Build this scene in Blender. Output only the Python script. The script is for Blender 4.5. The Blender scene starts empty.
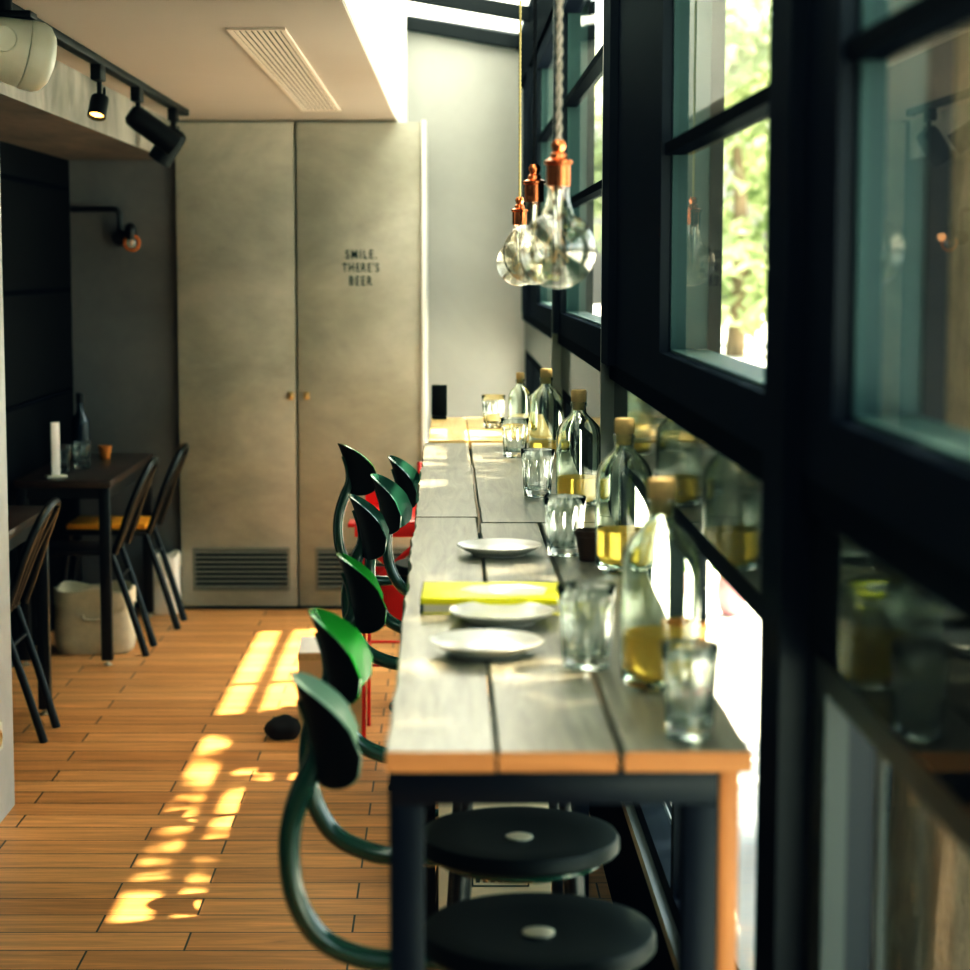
import bpy, bmesh, math, random
from mathutils import Vector, Matrix
random.seed(7)
PI = math.pi
C = bpy.context.scene.collection
S = bpy.context.scene

# ------------------------------------------------------------------ materials
def new_mat(name):
    m = bpy.data.materials.new(name); m.use_nodes = True
    nt = m.node_tree; nt.nodes.clear()
    out = nt.nodes.new('ShaderNodeOutputMaterial')
    return m, nt, out
def N(nt, typ, **kw):
    n = nt.nodes.new(typ)
    for k, v in kw.items():
        if k.startswith('_'): setattr(n, k[1:], v)
        else: n.inputs[k.replace('__', ' ')].default_value = v
    return n
def L(nt, a, b): nt.links.new(a, b)
def c4(c): return (c[0], c[1], c[2], 1)

def plain(name, col, rough=.5, metal=0, spec=.5, coat=0, emit=None, es=0, noise=0, nscale=20):
    m, nt, out = new_mat(name)
    b = N(nt, 'ShaderNodeBsdfPrincipled')
    b.inputs['Base Color'].default_value = c4(col); b.inputs['Roughness'].default_value = rough
    b.inputs['Metallic'].default_value = metal; b.inputs['Specular IOR Level'].default_value = spec
    b.inputs['Coat Weight'].default_value = coat
    if emit:
        b.inputs['Emission Color'].default_value = c4(emit); b.inputs['Emission Strength'].default_value = es
    if noise:
        tc = N(nt, 'ShaderNodeTexCoord'); nz = N(nt, 'ShaderNodeTexNoise', Scale=nscale, Detail=5.0)
        L(nt, tc.outputs['Object'], nz.inputs['Vector'])
        mx = N(nt, 'ShaderNodeMix', _data_type='RGBA')
        mx.inputs['A'].default_value = c4([x*(1-noise) for x in col]); mx.inputs['B'].default_value = c4([min(1, x*(1+noise)) for x in col])
        L(nt, nz.outputs['Fac'], mx.inputs['Factor']); L(nt, mx.outputs['Result'], b.inputs['Base Color'])
    L(nt, b.outputs[0], out.inputs[0])
    return m

def concrete(name, dark, light, rough=.7, scale=1.6, streak=(1, 1, 1), stain=.35, bump=.15):
    m, nt, out = new_mat(name)
    tc = N(nt, 'ShaderNodeTexCoord'); mp = N(nt, 'ShaderNodeMapping'); mp.inputs['Scale'].default_value = streak
    L(nt, tc.outputs['Object'], mp.inputs[0])
    n1 = N(nt, 'ShaderNodeTexNoise', Scale=scale, Detail=9.0, Roughness=.62, Distortion=.5); L(nt, mp.outputs[0], n1.inputs['Vector'])
    n2 = N(nt, 'ShaderNodeTexNoise', Scale=scale*11, Detail=6.0, Roughness=.7); L(nt, mp.outputs[0], n2.inputs['Vector'])
    n3 = N(nt, 'ShaderNodeTexNoise', Scale=scale*.8, Detail=3.0); L(nt, tc.outputs['Object'], n3.inputs['Vector'])
    r1 = N(nt, 'ShaderNodeMapRange'); r1.inputs['From Min'].default_value = .3; r1.inputs['From Max'].default_value = .7
    L(nt, n1.outputs['Fac'], r1.inputs['Value'])
    ad = N(nt, 'ShaderNodeMath', _operation='MULTIPLY_ADD'); L(nt, n2.outputs['Fac'], ad.inputs[0]); ad.inputs[1].default_value = .35
    ml = N(nt, 'ShaderNodeMath', _operation='MULTIPLY'); L(nt, r1.outputs[0], ml.inputs[0]); ml.inputs[1].default_value = .75
    L(nt, ml.outputs[0], ad.inputs[2])
    mx = N(nt, 'ShaderNodeMix', _data_type='RGBA'); mx.inputs['A'].default_value = c4(dark); mx.inputs['B'].default_value = c4(light)
    L(nt, ad.outputs[0], mx.inputs['Factor'])
    rs = N(nt, 'ShaderNodeMapRange'); rs.inputs['From Min'].default_value = .52; rs.inputs['From Max'].default_value = .72
    rs.inputs['To Max'].default_value = stain
    L(nt, n3.outputs['Fac'], rs.inputs['Value'])
    m2 = N(nt, 'ShaderNodeMix', _data_type='RGBA', _blend_type='MULTIPLY'); L(nt, rs.outputs[0], m2.inputs['Factor'])
    L(nt, mx.outputs['Result'], m2.inputs['A']); m2.inputs['B'].default_value = (.5, .5, .43, 1)
    b = N(nt, 'ShaderNodeBsdfPrincipled', Roughness=rough); L(nt, m2.outputs['Result'], b.inputs['Base Color'])
    bp = N(nt, 'ShaderNodeBump', Strength=bump, Distance=.01); L(nt, n2.outputs['Fac'], bp.inputs['Height']); L(nt, bp.outputs[0], b.inputs['Normal'])
    L(nt, b.outputs[0], out.inputs[0])
    return m

def floor_mat():
    m, nt, out = new_mat('wood_tile_floor')
    tc = N(nt, 'ShaderNodeTexCoord')
    br = N(nt, 'ShaderNodeTexBrick', _offset=.37, _offset_frequency=2)
    br.inputs['Scale'].default_value = 1; br.inputs['Brick Width'].default_value = .62; br.inputs['Row Height'].default_value = .132
    br.inputs['Mortar Size'].default_value = .0028; br.inputs['Mortar Smooth'].default_value = .2; br.inputs['Bias'].default_value = 0
    br.inputs['Color1'].default_value = (.54, .26, .092, 1); br.inputs['Color2'].default_value = (.70, .37, .145, 1)
    br.inputs['Mortar'].default_value = (.05, .03, .02, 1)
    L(nt, tc.outputs['Object'], br.inputs['Vector'])
    mp = N(nt, 'ShaderNodeMapping'); mp.inputs['Scale'].default_value = (1.2, 16, 1); L(nt, tc.outputs['Object'], mp.inputs[0])
    nz = N(nt, 'ShaderNodeTexNoise', Scale=2.2, Detail=8.0, Roughness=.65, Distortion=.6); L(nt, mp.outputs[0], nz.inputs['Vector'])
    rr = N(nt, 'ShaderNodeMapRange'); rr.inputs['From Min'].default_value = .3; rr.inputs['From Max'].default_value = .7
    rr.inputs['To Min'].default_value = .62; rr.inputs['To Max'].default_value = 1.2
    L(nt, nz.outputs['Fac'], rr.inputs['Value'])
    mx = N(nt, 'ShaderNodeVectorMath', _operation='SCALE'); L(nt, br.outputs['Color'], mx.inputs[0]); L(nt, rr.outputs[0], mx.inputs['Scale'])
    b = N(nt, 'ShaderNodeBsdfPrincipled', Roughness=.42); L(nt, mx.outputs[0], b.inputs['Base Color'])
    b.inputs['Specular IOR Level'].default_value = .4
    bp = N(nt, 'ShaderNodeBump', Strength=.35, Distance=.004, _invert=True); L(nt, br.outputs['Fac'], bp.inputs['Height']); L(nt, bp.outputs[0], b.inputs['Normal'])
    L(nt, b.outputs[0], out.inputs[0])
    return m

def wood(name, dark, light, rough=.4, along='Y', scale=1.0, coat=0, bump=.2, spec=.5):
    m, nt, out = new_mat(name)
    tc = N(nt, 'ShaderNodeTexCoord'); mp = N(nt, 'ShaderNodeMapping')
    sc = {'Y': (22, 1.6, 22), 'X': (1.6, 22, 22), 'Z': (22, 22, 1.6)}[along]
    mp.inputs['Scale'].default_value = [s*scale for s in sc]; L(nt, tc.outputs['Object'], mp.inputs[0])
    nz = N(nt, 'ShaderNodeTexNoise', Scale=1.4, Detail=10.0, Roughness=.68, Distortion=1.4); L(nt, mp.outputs[0], nz.inputs['Vector'])
    n2 = N(nt, 'ShaderNodeTexNoise', Scale=3.0, Detail=4.0); L(nt, tc.outputs['Object'], n2.inputs['Vector'])
    rr = N(nt, 'ShaderNodeMapRange'); rr.inputs['From Min'].default_value = .32; rr.inputs['From Max'].default_value = .68; L(nt, nz.outputs['Fac'], rr.inputs['Value'])
    av = N(nt, 'ShaderNodeMath', _operation='MULTIPLY_ADD'); L(nt, n2.outputs['Fac'], av.inputs[0]); av.inputs[1].default_value = .5
    hm = N(nt, 'ShaderNodeMath', _operation='MULTIPLY'); L(nt, rr.outputs[0], hm.inputs[0]); hm.inputs[1].default_value = .7
    L(nt, hm.outputs[0], av.inputs[2])
    mx = N(nt, 'ShaderNodeMix', _data_type='RGBA'); mx.inputs['A'].default_value = c4(dark); mx.inputs['B'].default_value = c4(light)
    L(nt, av.outputs[0], mx.inputs['Factor'])
    b = N(nt, 'ShaderNodeBsdfPrincipled', Roughness=rough); L(nt, mx.outputs['Result'], b.inputs['Base Color'])
    b.inputs['Coat Weight'].default_value = coat; b.inputs['Coat Roughness'].default_value = .2
    b.inputs['Specular IOR Level'].default_value = spec
    bp = N(nt, 'ShaderNodeBump', Strength=bump, Distance=.004); L(nt, nz.outputs['Fac'], bp.inputs['Height']); L(nt, bp.outputs[0], b.inputs['Normal'])
    L(nt, b.outputs[0], out.inputs[0])
    return m

def pane_mat(name, tint=(.93, .98, .96), mult=.65, base=.05, power=6):
    m, nt, out = new_mat(name)
    lw = N(nt, 'ShaderNodeLayerWeight', Blend=.5); pw = N(nt, 'ShaderNodeMath', _operation='POWER'); L(nt, lw.outputs['Facing'], pw.inputs[0]); pw.inputs[1].default_value = power
    fr = N(nt, 'ShaderNodeMath', _operation='MULTIPLY_ADD'); L(nt, pw.outputs[0], fr.inputs[0]); fr.inputs[1].default_value = mult; fr.inputs[2].default_value = base
    tr = N(nt, 'ShaderNodeBsdfTransparent'); tr.inputs[0].default_value = c4(tint)
    gl = N(nt, 'ShaderNodeBsdfGlossy', Roughness=.01); gl.inputs[0].default_value = (1, 1, 1, 1)
    mx = N(nt, 'ShaderNodeMixShader'); L(nt, fr.outputs[0], mx.inputs[0]); L(nt, tr.outputs[0], mx.inputs[1]); L(nt, gl.outputs[0], mx.inputs[2])
    L(nt, mx.outputs[0], out.inputs[0])
    return m
def glass_mat(name, col=(1, 1, 1), ior=1.45, rough=0.0):
    m, nt, out = new_mat(name)
    g = N(nt, 'ShaderNodeBsdfGlass', IOR=ior, Roughness=rough); g.inputs[0].default_value = c4(col)
    L(nt, g.outputs[0], out.inputs[0]); return m
def leaf_mat(name, a, b_, transl=.45):
    m, nt, out = new_mat(name)
    ge = N(nt, 'ShaderNodeNewGeometry')
    mx = N(nt, 'ShaderNodeMix', _data_type='RGBA'); mx.inputs['A'].default_value = c4(a); mx.inputs['B'].default_value = c4(b_)
    L(nt, ge.outputs['Random Per Island'], mx.inputs['Factor'])
    d = N(nt, 'ShaderNodeBsdfDiffuse'); t = N(nt, 'ShaderNodeBsdfTranslucent')
    L(nt, mx.outputs['Result'], d.inputs[0]); L(nt, mx.outputs['Result'], t.inputs[0])
    ms = N(nt, 'ShaderNodeMixShader'); ms.inputs[0].default_value = transl
    L(nt, d.outputs[0], ms.inputs[1]); L(nt, t.outputs[0], ms.inputs[2]); L(nt, ms.outputs[0], out.inputs[0])
    return m

M = {}
M['floor'] = floor_mat()
M['door_concrete'] = concrete('door_concrete', (.24, .236, .205), (.49, .48, .415), scale=1.5, streak=(1, 1, 1.6), stain=.6)
M['wall_concrete'] = concrete('wall_concrete', (.27, .28, .27), (.35, .36, .35), scale=1.1, stain=.12, bump=.08)
M['alcove_concrete'] = concrete('alcove_concrete', (.10, .10, .105), (.17, .165, .17), scale=1.8, stain=.3)
M['beam_concrete'] = concrete('beam_concrete', (.10, .105, .105), (.36, .35, .31), scale=3.0, streak=(1, 1.3, .7), stain=.7)
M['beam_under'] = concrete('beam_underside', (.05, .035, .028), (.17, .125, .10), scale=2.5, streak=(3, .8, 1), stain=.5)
M['pillar_concrete'] = concrete('pillar_concrete', (.40, .41, .40), (.56, .57, .55), scale=2.0, stain=.2)
M['plaster'] = plain('ceiling_plaster', (.37, .335, .30), .8, noise=.05, nscale=2)
M['soffit_white'] = plain('soffit_white', (.80, .82, .80), .7, noise=.02)
M['black_wall'] = plain('black_panelling', (.002, .002, .0025), .7, spec=.1)
def matte(name, col, gloss=.03, rough=.35):
    m, nt, out = new_mat(name)
    d = N(nt, 'ShaderNodeBsdfDiffuse'); d.inputs[0].default_value = c4(col); g = N(nt, 'ShaderNodeBsdfGlossy', Roughness=rough)
    mx = N(nt, 'ShaderNodeMixShader'); mx.inputs[0].default_value = gloss
    L(nt, d.outputs[0], mx.inputs[1]); L(nt, g.outputs[0], mx.inputs[2]); L(nt, mx.outputs[0], out.inputs[0]); return m
M['steel'] = matte('dark_navy_steel', (.0055, .007, .014), .03)
M['steel_black'] = matte('black_window_steel', (.0025, .003, .0055), .02)
M['steel_teal'] = plain('blue_grey_outer_frame', (.030, .058, .060), .5, spec=.3)
M['steel_grey'] = plain('grey_window_steel', (.045, .055, .055), .4, spec=.4)
M['strip'] = plain('brushed_trim_strip', (.25, .26, .25), .35, metal=.6)
def black_glass(name, col, power, mult):
    m, nt, out = new_mat(name)
    lw = N(nt, 'ShaderNodeLayerWeight', Blend=.5); pw = N(nt, 'ShaderNodeMath', _operation='POWER'); L(nt, lw.outputs['Facing'], pw.inputs[0]); pw.inputs[1].default_value = power
    fr = N(nt, 'ShaderNodeMath', _operation='MULTIPLY_ADD'); L(nt, pw.outputs[0], fr.inputs[0]); fr.inputs[1].default_value = mult; fr.inputs[2].default_value = .03
    d = N(nt, 'ShaderNodeBsdfDiffuse'); d.inputs[0].default_value = c4(col); g = N(nt, 'ShaderNodeBsdfGlossy', Roughness=.05)
    mx = N(nt, 'ShaderNodeMixShader'); L(nt, fr.outputs[0], mx.inputs[0]); L(nt, d.outputs[0], mx.inputs[1]); L(nt, g.outputs[0], mx.inputs[2])
    L(nt, mx.outputs[0], out.inputs[0]); return m
M['band'] = black_glass('polished_black_glass', (.012, .013, .014), 8.5, .95)
M['pane'] = pane_mat('window_glass', mult=.25, base=.04)
M['pane_near'] = pane_mat('reflective_window_glass', mult=.85, base=.07)
def frosted(name, col):
    m, nt, out = new_mat(name)
    a = N(nt, 'ShaderNodeBsdfTranslucent'); a.inputs[0].default_value = c4(col); g = N(nt, 'ShaderNodeBsdfGlossy', Roughness=.3)
    mx = N(nt, 'ShaderNodeMixShader'); mx.inputs[0].default_value = .05
    L(nt, a.outputs[0], mx.inputs[1]); L(nt, g.outputs[0], mx.inputs[2]); L(nt, mx.outputs[0], out.inputs[0]); return m
M['roof_pane'] = frosted('frosted_skylight_glass', (.56, .61, .60))
M['table_top'] = wood('weathered_oak', (.028, .023, .018), (.31, .28, .225), rough=.3, coat=.35, bump=.3)
M['table_edge'] = wood('raw_oak_edge', (.30, .125, .04), (.62, .30, .11), rough=.6, along='X', bump=.15)
M['post_wood'] = wood('orange_post_wood', (.22, .08, .025), (.66, .30, .10), rough=.5, along='Z')
M['yellow_wood'] = wood('pale_yellow_wood', (.55, .36, .12), (.80, .58, .26), rough=.5)
M['dark_wood'] = wood('dark_table_wood', (.018, .011, .008), (.075, .04, .028), rough=.35, coat=.2)
M['enamel'] = plain('dark_green_enamel', (.012, .05, .034), .2, spec=.6, coat=.6)
M['enamel_sunlit'] = plain('sunlit_green_enamel', (.025, .24, .035), .22, spec=.6, coat=.5)  # the dark green enamel with sunlight put into its colour
M['enamel_skylit'] = plain('skylit_green_enamel', (.22, .34, .27), .35, spec=.5, coat=.3)  # the dark green enamel with skylight reflection put into its colour
M['enamel_deep'] = plain('deep_green_enamel', (.03, .10, .072), .25, spec=.6, coat=.5)
M['black_metal'] = plain('black_painted_metal', (.008, .008, .010), .33, spec=.5)
M['black_leg'] = plain('satin_black_metal', (.007, .008, .011), .42)
M['seat_black'] = plain('black_seat_enamel', (.004, .005, .005), .5, spec=.2)
M['chrome'] = plain('pale_steel', (.75, .73, .62), .3, metal=.6)
M['red'] = plain('red_painted_metal', (.72, .028, .02), .35, coat=.3)
M['copper'] = plain('polished_copper', (.80, .30, .13), .2, metal=1)
M['bulb_glass'] = pane_mat('bulb_glass', (.96, .945, .88), .85, .13, 3.5)
M['stem_glass'] = glass_mat('bulb_stem_glass', (.95, .97, .95), 1.4)
M['filament'] = plain('filament', (.5, .35, .2), .4, metal=1)
M['bottle'] = glass_mat('bottle_glass', (.96, .99, .965), 1.42)
M['tumbler'] = glass_mat('tumbler_glass', (.965, .99, .985), 1.45)
def wine_mat():
    m, nt, out = new_mat('pale_wine')
    g = N(nt, 'ShaderNodeBsdfGlass', IOR=1.33); g.inputs[0].default_value = (1, .86, .42, 1)
    t = N(nt, 'ShaderNodeBsdfTranslucent'); t.inputs[0].default_value = (1, .80, .36, 1); d = N(nt, 'ShaderNodeBsdfDiffuse'); d.inputs[0].default_value = (.92, .70, .28, 1)
    m1 = N(nt, 'ShaderNodeMixShader'); m1.inputs[0].default_value = .5; L(nt, t.outputs[0], m1.inputs[1]); L(nt, d.outputs[0], m1.inputs[2])
    m2 = N(nt, 'ShaderNodeMixShader'); m2.inputs[0].default_value = .55; L(nt, g.outputs[0], m2.inputs[1]); L(nt, m1.outputs[0], m2.inputs[2])
    L(nt, m2.outputs[0], out.inputs[0]); return m
M['wine'] = wine_mat()
M['cork'] = plain('cork', (.50, .36, .17), .8, noise=.25, nscale=90)
M['white_china'] = plain('white_china', (.93, .92, .90), .18, coat=.3)
M['yellow_cover'] = plain('yellow_cover', (.88, .86, .02), .4)
M['cover_print'] = plain('white_cover_print', (.80, .82, .72), .4)
M['paper'] = plain('paper', (.82, .81, .77), .7)
M['terracotta'] = plain('orange_clay', (.80, .42, .12), .6, noise=.1)
M['brown_clay'] = plain('dark_brown_clay', (.07, .03, .018), .5)
M['orange_clay'] = plain('deep_orange_clay', (.55, .20, .03), .6)
M['canvas'] = plain('natural_canvas', (.60, .54, .40), .9, noise=.18, nscale=30)
M['white_canvas'] = plain('off_white_canvas', (.86, .83, .75), .9, noise=.05, nscale=30)
M['cardboard'] = plain('kraft_cardboard', (.60, .44, .25), .85, noise=.06)
M['carton'] = plain('cream_carton', (.84, .78, .58), .8, noise=.05)
M['ink'] = plain('dark_green_ink', (.008, .018, .016), .7)
M['brass'] = plain('brass', (.55, .40, .20), .35, metal=.9)
M['grille'] = plain('grey_grille', (.20, .195, .17), .5)
M['grille_dark'] = plain('grille_void', (.012, .012, .012), .8)
M['vent'] = plain('vent_enamel', (.60, .54, .48), .5)
M['vent_dark'] = plain('vent_void', (.03, .028, .026), .8)
M['white_plastic'] = plain('warm_white_plastic', (.66, .68, .58), .4)
M['black_plastic'] = plain('black_plastic', (.006, .006, .007), .5, spec=.2)
M['warm_glow'] = plain('warm_lamp_glow', (1, .6, .2), .5, emit=(1, .55, .15), es=4)
M['amber_ring'] = plain('amber_ring', (.55, .17, .03), .3, emit=(1, .3, .04), es=.02)
M['dark_bottle'] = plain('dark_wine_bottle', (.012, .018, .028), .1, coat=.5)
M['orange_seat'] = plain('orange_seat_pad', (.85, .40, .03), .6)
M['lump'] = plain('dark_brown_matte', (.02, .014, .013), .9)
M['cord_grey'] = plain('grey_braided_cord', (.34, .31, .28), .8)
M['cord_black'] = plain('black_braided_cord', (.012, .01, .012), .8)
M['cord_gold'] = plain('gold_braided_cord', (.55, .47, .22), .7)
M['pavement'] = concrete('pavement', (.72, .71, .68), (.85, .84, .80), scale=.9, stain=.15)
M['bark'] = concrete('bark', (.05, .035, .02), (.34, .25, .16), scale=5, streak=(1.5, 1.5, .35), rough=.9, stain=.7, bump=.8)
M['leaf'] = leaf_mat('street_leaf', (.06, .13, .02), (.22, .32, .06))
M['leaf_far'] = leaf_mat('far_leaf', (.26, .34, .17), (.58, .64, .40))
M['scooter'] = plain('black_scooter_paint', (.012, .014, .02), .2, coat=.8)
M['tyre'] = plain('tyre_rubber', (.01, .01, .01), .8)
M['screen'] = glass_mat('windscreen', (.9, .95, .97), 1.2)
M['red_lens'] = plain('red_lens', (.5, .02, .02), .2)

# ------------------------------------------------------------------ mesh builder
class MB:
    def __init__(self): self.bm = bmesh.new()
    def _b(self, r, bevel, seg=2):
        if bevel > 0:
            vs = set(r)
            es = [e for e in self.bm.edges if e.verts[0] in vs and e.verts[1] in vs]
            bmesh.ops.bevel(self.bm, geom=es, offset=bevel, segments=seg, affect='EDGES', profile=.5)
    def box(self, x0, x1, y0, y1, z0, z1, bevel=0, mi=0):
        r = bmesh.ops.create_cube(self.bm, size=1)['verts']
        for v in r:
            v.co = Vector(((x0+x1)/2+v.co.x*(x1-x0), (y0+y1)/2+v.co.y*(y1-y0), (z0+z1)/2+v.co.z*(z1-z0)))
        if mi:
            for f in {f for v in r for f in v.link_faces}: f.material_index = mi
        self._b(r, bevel); return self
    def obox(self, mat, sx, sy, sz, bevel=0):
        r = bmesh.ops.create_cube(self.bm, size=1)['verts']
        for v in r: v.co = mat @ Vector((v.co.x*sx, v.co.y*sy, v.co.z*sz))
        self._b(r, bevel); return self
    def ring(self, pts): return [self.bm.verts.new(p) for p in pts]
    def skin(self, rings, cap=True, closed=False):
        n = len(rings[0]); k = len(rings)
        for i in range(k if closed else k-1):
            a, b = rings[i], rings[(i+1) % k]
            for j in range(n):
                self.bm.faces.new((a[j], a[(j+1) % n], b[(j+1) % n], b[j]))
        if cap and not closed:
            self.bm.faces.new(list(reversed(rings[0]))); self.bm.faces.new(rings[-1])
        return self
    def tube(self, pts, r, seg=10, smooth=0, closed=False, flat=None):
        P = [Vector(p) for p in pts]
        R = list(r) if isinstance(r, (list, tuple)) else [r]*len(P)
        if smooth and not closed and len(P) > 2:
            Q, RR = [], []
            for i in range(len(P)-1):
                p0 = P[max(i-1, 0)]; p1 = P[i]; p2 = P[i+1]; p3 = P[min(i+2, len(P)-1)]
                for s in range(smooth):
                    t = s/smooth
                    Q.append(.5*((2*p1)+(p2-p0)*t+(2*p0-5*p1+4*p2-p3)*t*t+(3*p1-p0-3*p2+p3)*t**3)); RR.append(R[i]*(1-t)+R[i+1]*t)
            Q.append(P[-1]); RR.append(R[-1]); P, R = Q, RR
        rings = []; up = None; n = len(P)
        for i, p in enumerate(P):
            a = P[(i-1) % n] if (closed or i > 0) else p; b = P[(i+1) % n] if (closed or i < n-1) else p
            t = (b-a).normalized()
            if up is None: up = t.orthogonal().normalized() if flat is None else Vector(flat)
            u = (up-t*up.dot(t)).normalized(); v = t.cross(u); up = u
            fx = 1.0
            rings.append(self.ring([p+(u*math.cos(2*PI*k/seg)*fx+v*math.sin(2*PI*k/seg))*R[i] for k in range(seg)]))
        return self.skin(rings, closed=closed)
    def lathe(self, prof, o=(0, 0, 0), seg=28, mod0=None, axis='Z'):
        """prof: list of (r, z), open ends are capped when r > 0"""
        o = Vector(o); rings = []
        for pz in prof:
            r, z = pz[0], pz[1]; mod = mod0 if len(pz) == 2 else None
            pts = []
            for k in range(seg):
                a = 2*PI*k/seg; q = max(r, 1e-5)*(mod(a, z) if mod else 1)
                v = Vector((q*math.cos(a), q*math.sin(a), z))
                if axis == 'Y': v = Vector((v.x, v.z, -v.y))
                if axis == 'X': v = Vector((v.z, v.x, v.y))
                pts.append(o+v)
            rings.append(self.ring(pts))
        return self.skin(rings)
    def torus(self, o, R, r, seg=32, s2=8, nrm=(0, 0, 1)):
        q = Vector((0, 0, 1)).rotation_difference(Vector(nrm).normalized())
        return self.tube([Vector(o)+q @ Vector((R*math.cos(2*PI*k/seg), R*math.sin(2*PI*k/seg), 0)) for k in range(seg)], r, s2, closed=True)
    def prism(self, poly, axis, a, b, bevel=0):
        """poly in the plane normal to axis (cyclic order), extruded from a to b"""
        def mk(p, t):
            return {'X': (t, p[0], p[1]), 'Y': (p[0], t, p[1]), 'Z': (p[0], p[1], t)}[axis]
        r0 = self.ring([mk(p, a) for p in poly]); r1 = self.ring([mk(p, b) for p in poly])
        self.skin([r0, r1]); self._b(r0+r1, bevel); return self
    def build(self, name, mat, parent=None, loc=(0, 0, 0), smooth=True, rot=None):
        bm = self.bm
        bmesh.ops.remove_doubles(bm, verts=bm.verts, dist=1e-6)
        bmesh.ops.recalc_face_normals(bm, faces=bm.faces)
        me = bpy.data.meshes.new(name); bm.to_mesh(me); bm.free()
        for x in (mat if isinstance(mat, list) else [mat]): me.materials.append(x)
        if smooth:
            for p in me.polygons: p.use_smooth = True
            me.set_sharp_from_angle(angle=math.radians(38))
        o = bpy.data.objects.new(name, me); C.objects.link(o)
        if parent: o.parent = parent
        o.location = loc
        if rot: o.rotation_euler = rot
        return o

def thing(name, label, cat, loc=(0, 0, 0), rz=0, group=None):
    o = bpy.data.objects.new(name, None); C.objects.link(o); o.empty_display_size = .1
    o.location = loc; o.rotation_euler = (0, 0, rz); o['label'] = label; o['category'] = cat
    if group: o['group'] = group
    return o
def tag(o, label, cat, group=None, kind=None):
    o['label'] = label; o['category'] = cat
    if group: o['group'] = group
    if kind: o['kind'] = kind
    return o
def dup(root, loc, rz, label):
    r = root.copy(); C.objects.link(r); r.location = loc; r.rotation_euler = (0, 0, rz); r['label'] = label
    for ch in list(root.children):
        c = ch.copy(); C.objects.link(c); c.parent = r
        for g in list(ch.children):
            d = g.copy(); C.objects.link(d); d.parent = c
    return r
def struct(o, label=None, cat=None):
    o['kind'] = 'structure'
    if label: o['label'] = label
    if cat: o['category'] = cat
    return o
def recolor(root, partname, mat):
    for ch in root.children:
        if ch.name.split('.')[0] == partname:
            ch.data = ch.data.copy(); ch.data.materials[0] = mat

# ------------------------------------------------------------------ setting: dimensions (metres; x right, y away, z up)
YB, YF = 9.42, 11.0          # door plane, far wall
ZC = 2.275                   # low ceiling
XS = -.235                   # edge of the low ceiling
XW = .42                     # window wall inner plane
XL = -1.75                   # alcove side wall

struct(MB().box(-2.4, .5, -1.6, YF+.1, -.12, 0).build('floor', M['floor'], smooth=False), 'orange-brown wood-look plank floor with sun patches', 'floor')
def xs(y): return XS-.0079*(9.42-y)
struct(MB().prism([(-2.4, -1.6), (xs(-1.6), -1.6), (xs(YF), YF), (-2.4, YF)], 'Z', ZC, 3.02).build('ceiling', [M['plaster']], smooth=False), 'low plastered ceiling with a bright vertical end face', 'ceiling')
struct(MB().prism([(xs(-1.6), -1.6), (xs(-1.6)+.006, -1.6), (xs(YF)+.006, YF), (xs(YF), YF)], 'Z', ZC+.004, 3.02).build('trim_1', M['soffit_white'], smooth=False), 'white upstand at the edge of the low ceiling', 'upstand')
# wall behind the doors, far wall
struct(MB().box(XL, -1.25, YB+.035, YB+.12, 0, 2.3).build('wall_alcove', M['alcove_concrete'], smooth=False), 'dark concrete wall behind the dining corner', 'wall')
struct(MB().box(-1.256, -.104, YB+.035, YF, 0, 2.268).build('wall_closet', [M['wall_concrete']], smooth=False), 'pale side of the concrete closet', 'wall')
struct(MB().box(-.3, .5, YF, YF+.12, 0, 3.1).build('wall_far', M['wall_concrete'], smooth=False), 'pale smooth concrete wall beyond the bar tables', 'wall')
struct(MB().box(-.116, -.098, YB-.012, YB+.04, 0, ZC).build('trim_2', M['soffit_white'], smooth=False), 'white corner strip on the closet edge', 'trim')
# left side
w = MB().box(XL-.1, XL, 5.9, YB+.1, 0, 2.1)
w = struct(w.build('wall_left', M['black_wall'], smooth=False), 'black panelled side wall of the dining corner', 'wall')
b = MB()
for z in (.55, 1.03, 1.49, 1.95): b.box(XL, XL+.012, 6.0, YB-.05, z, z+.018)
b.build('panel_rail', M['steel_black'], w)
struct(MB().box(-2.4, -1.295, 5.1, 5.92, 0, 2.09).build('wall_pillar', M['pillar_concrete'], smooth=False), 'pale concrete pillar at the left edge', 'pillar')
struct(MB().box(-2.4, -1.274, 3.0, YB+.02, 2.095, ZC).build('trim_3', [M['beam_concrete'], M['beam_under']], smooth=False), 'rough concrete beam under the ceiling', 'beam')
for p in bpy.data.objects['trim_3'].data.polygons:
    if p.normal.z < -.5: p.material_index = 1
struct(MB().box(-2.5, -2.4, -1.6, 5.9, 0, 2.3).build('wall_near_left', M['alcove_concrete'], smooth=False))
struct(MB().box(XW, .5, -1.6, -.15, .36, 2.86).build('wall_light_block', M['steel_black'], smooth=False))  # added unseen wall, blocks window light from behind the camera
struct(MB().box(-2.5, .5, -1.72, -1.6, 0, 3.0).build('wall_behind', M['alcove_concrete'], smooth=False))  # unseen dark wall, closes the room to block light from behind

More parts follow.
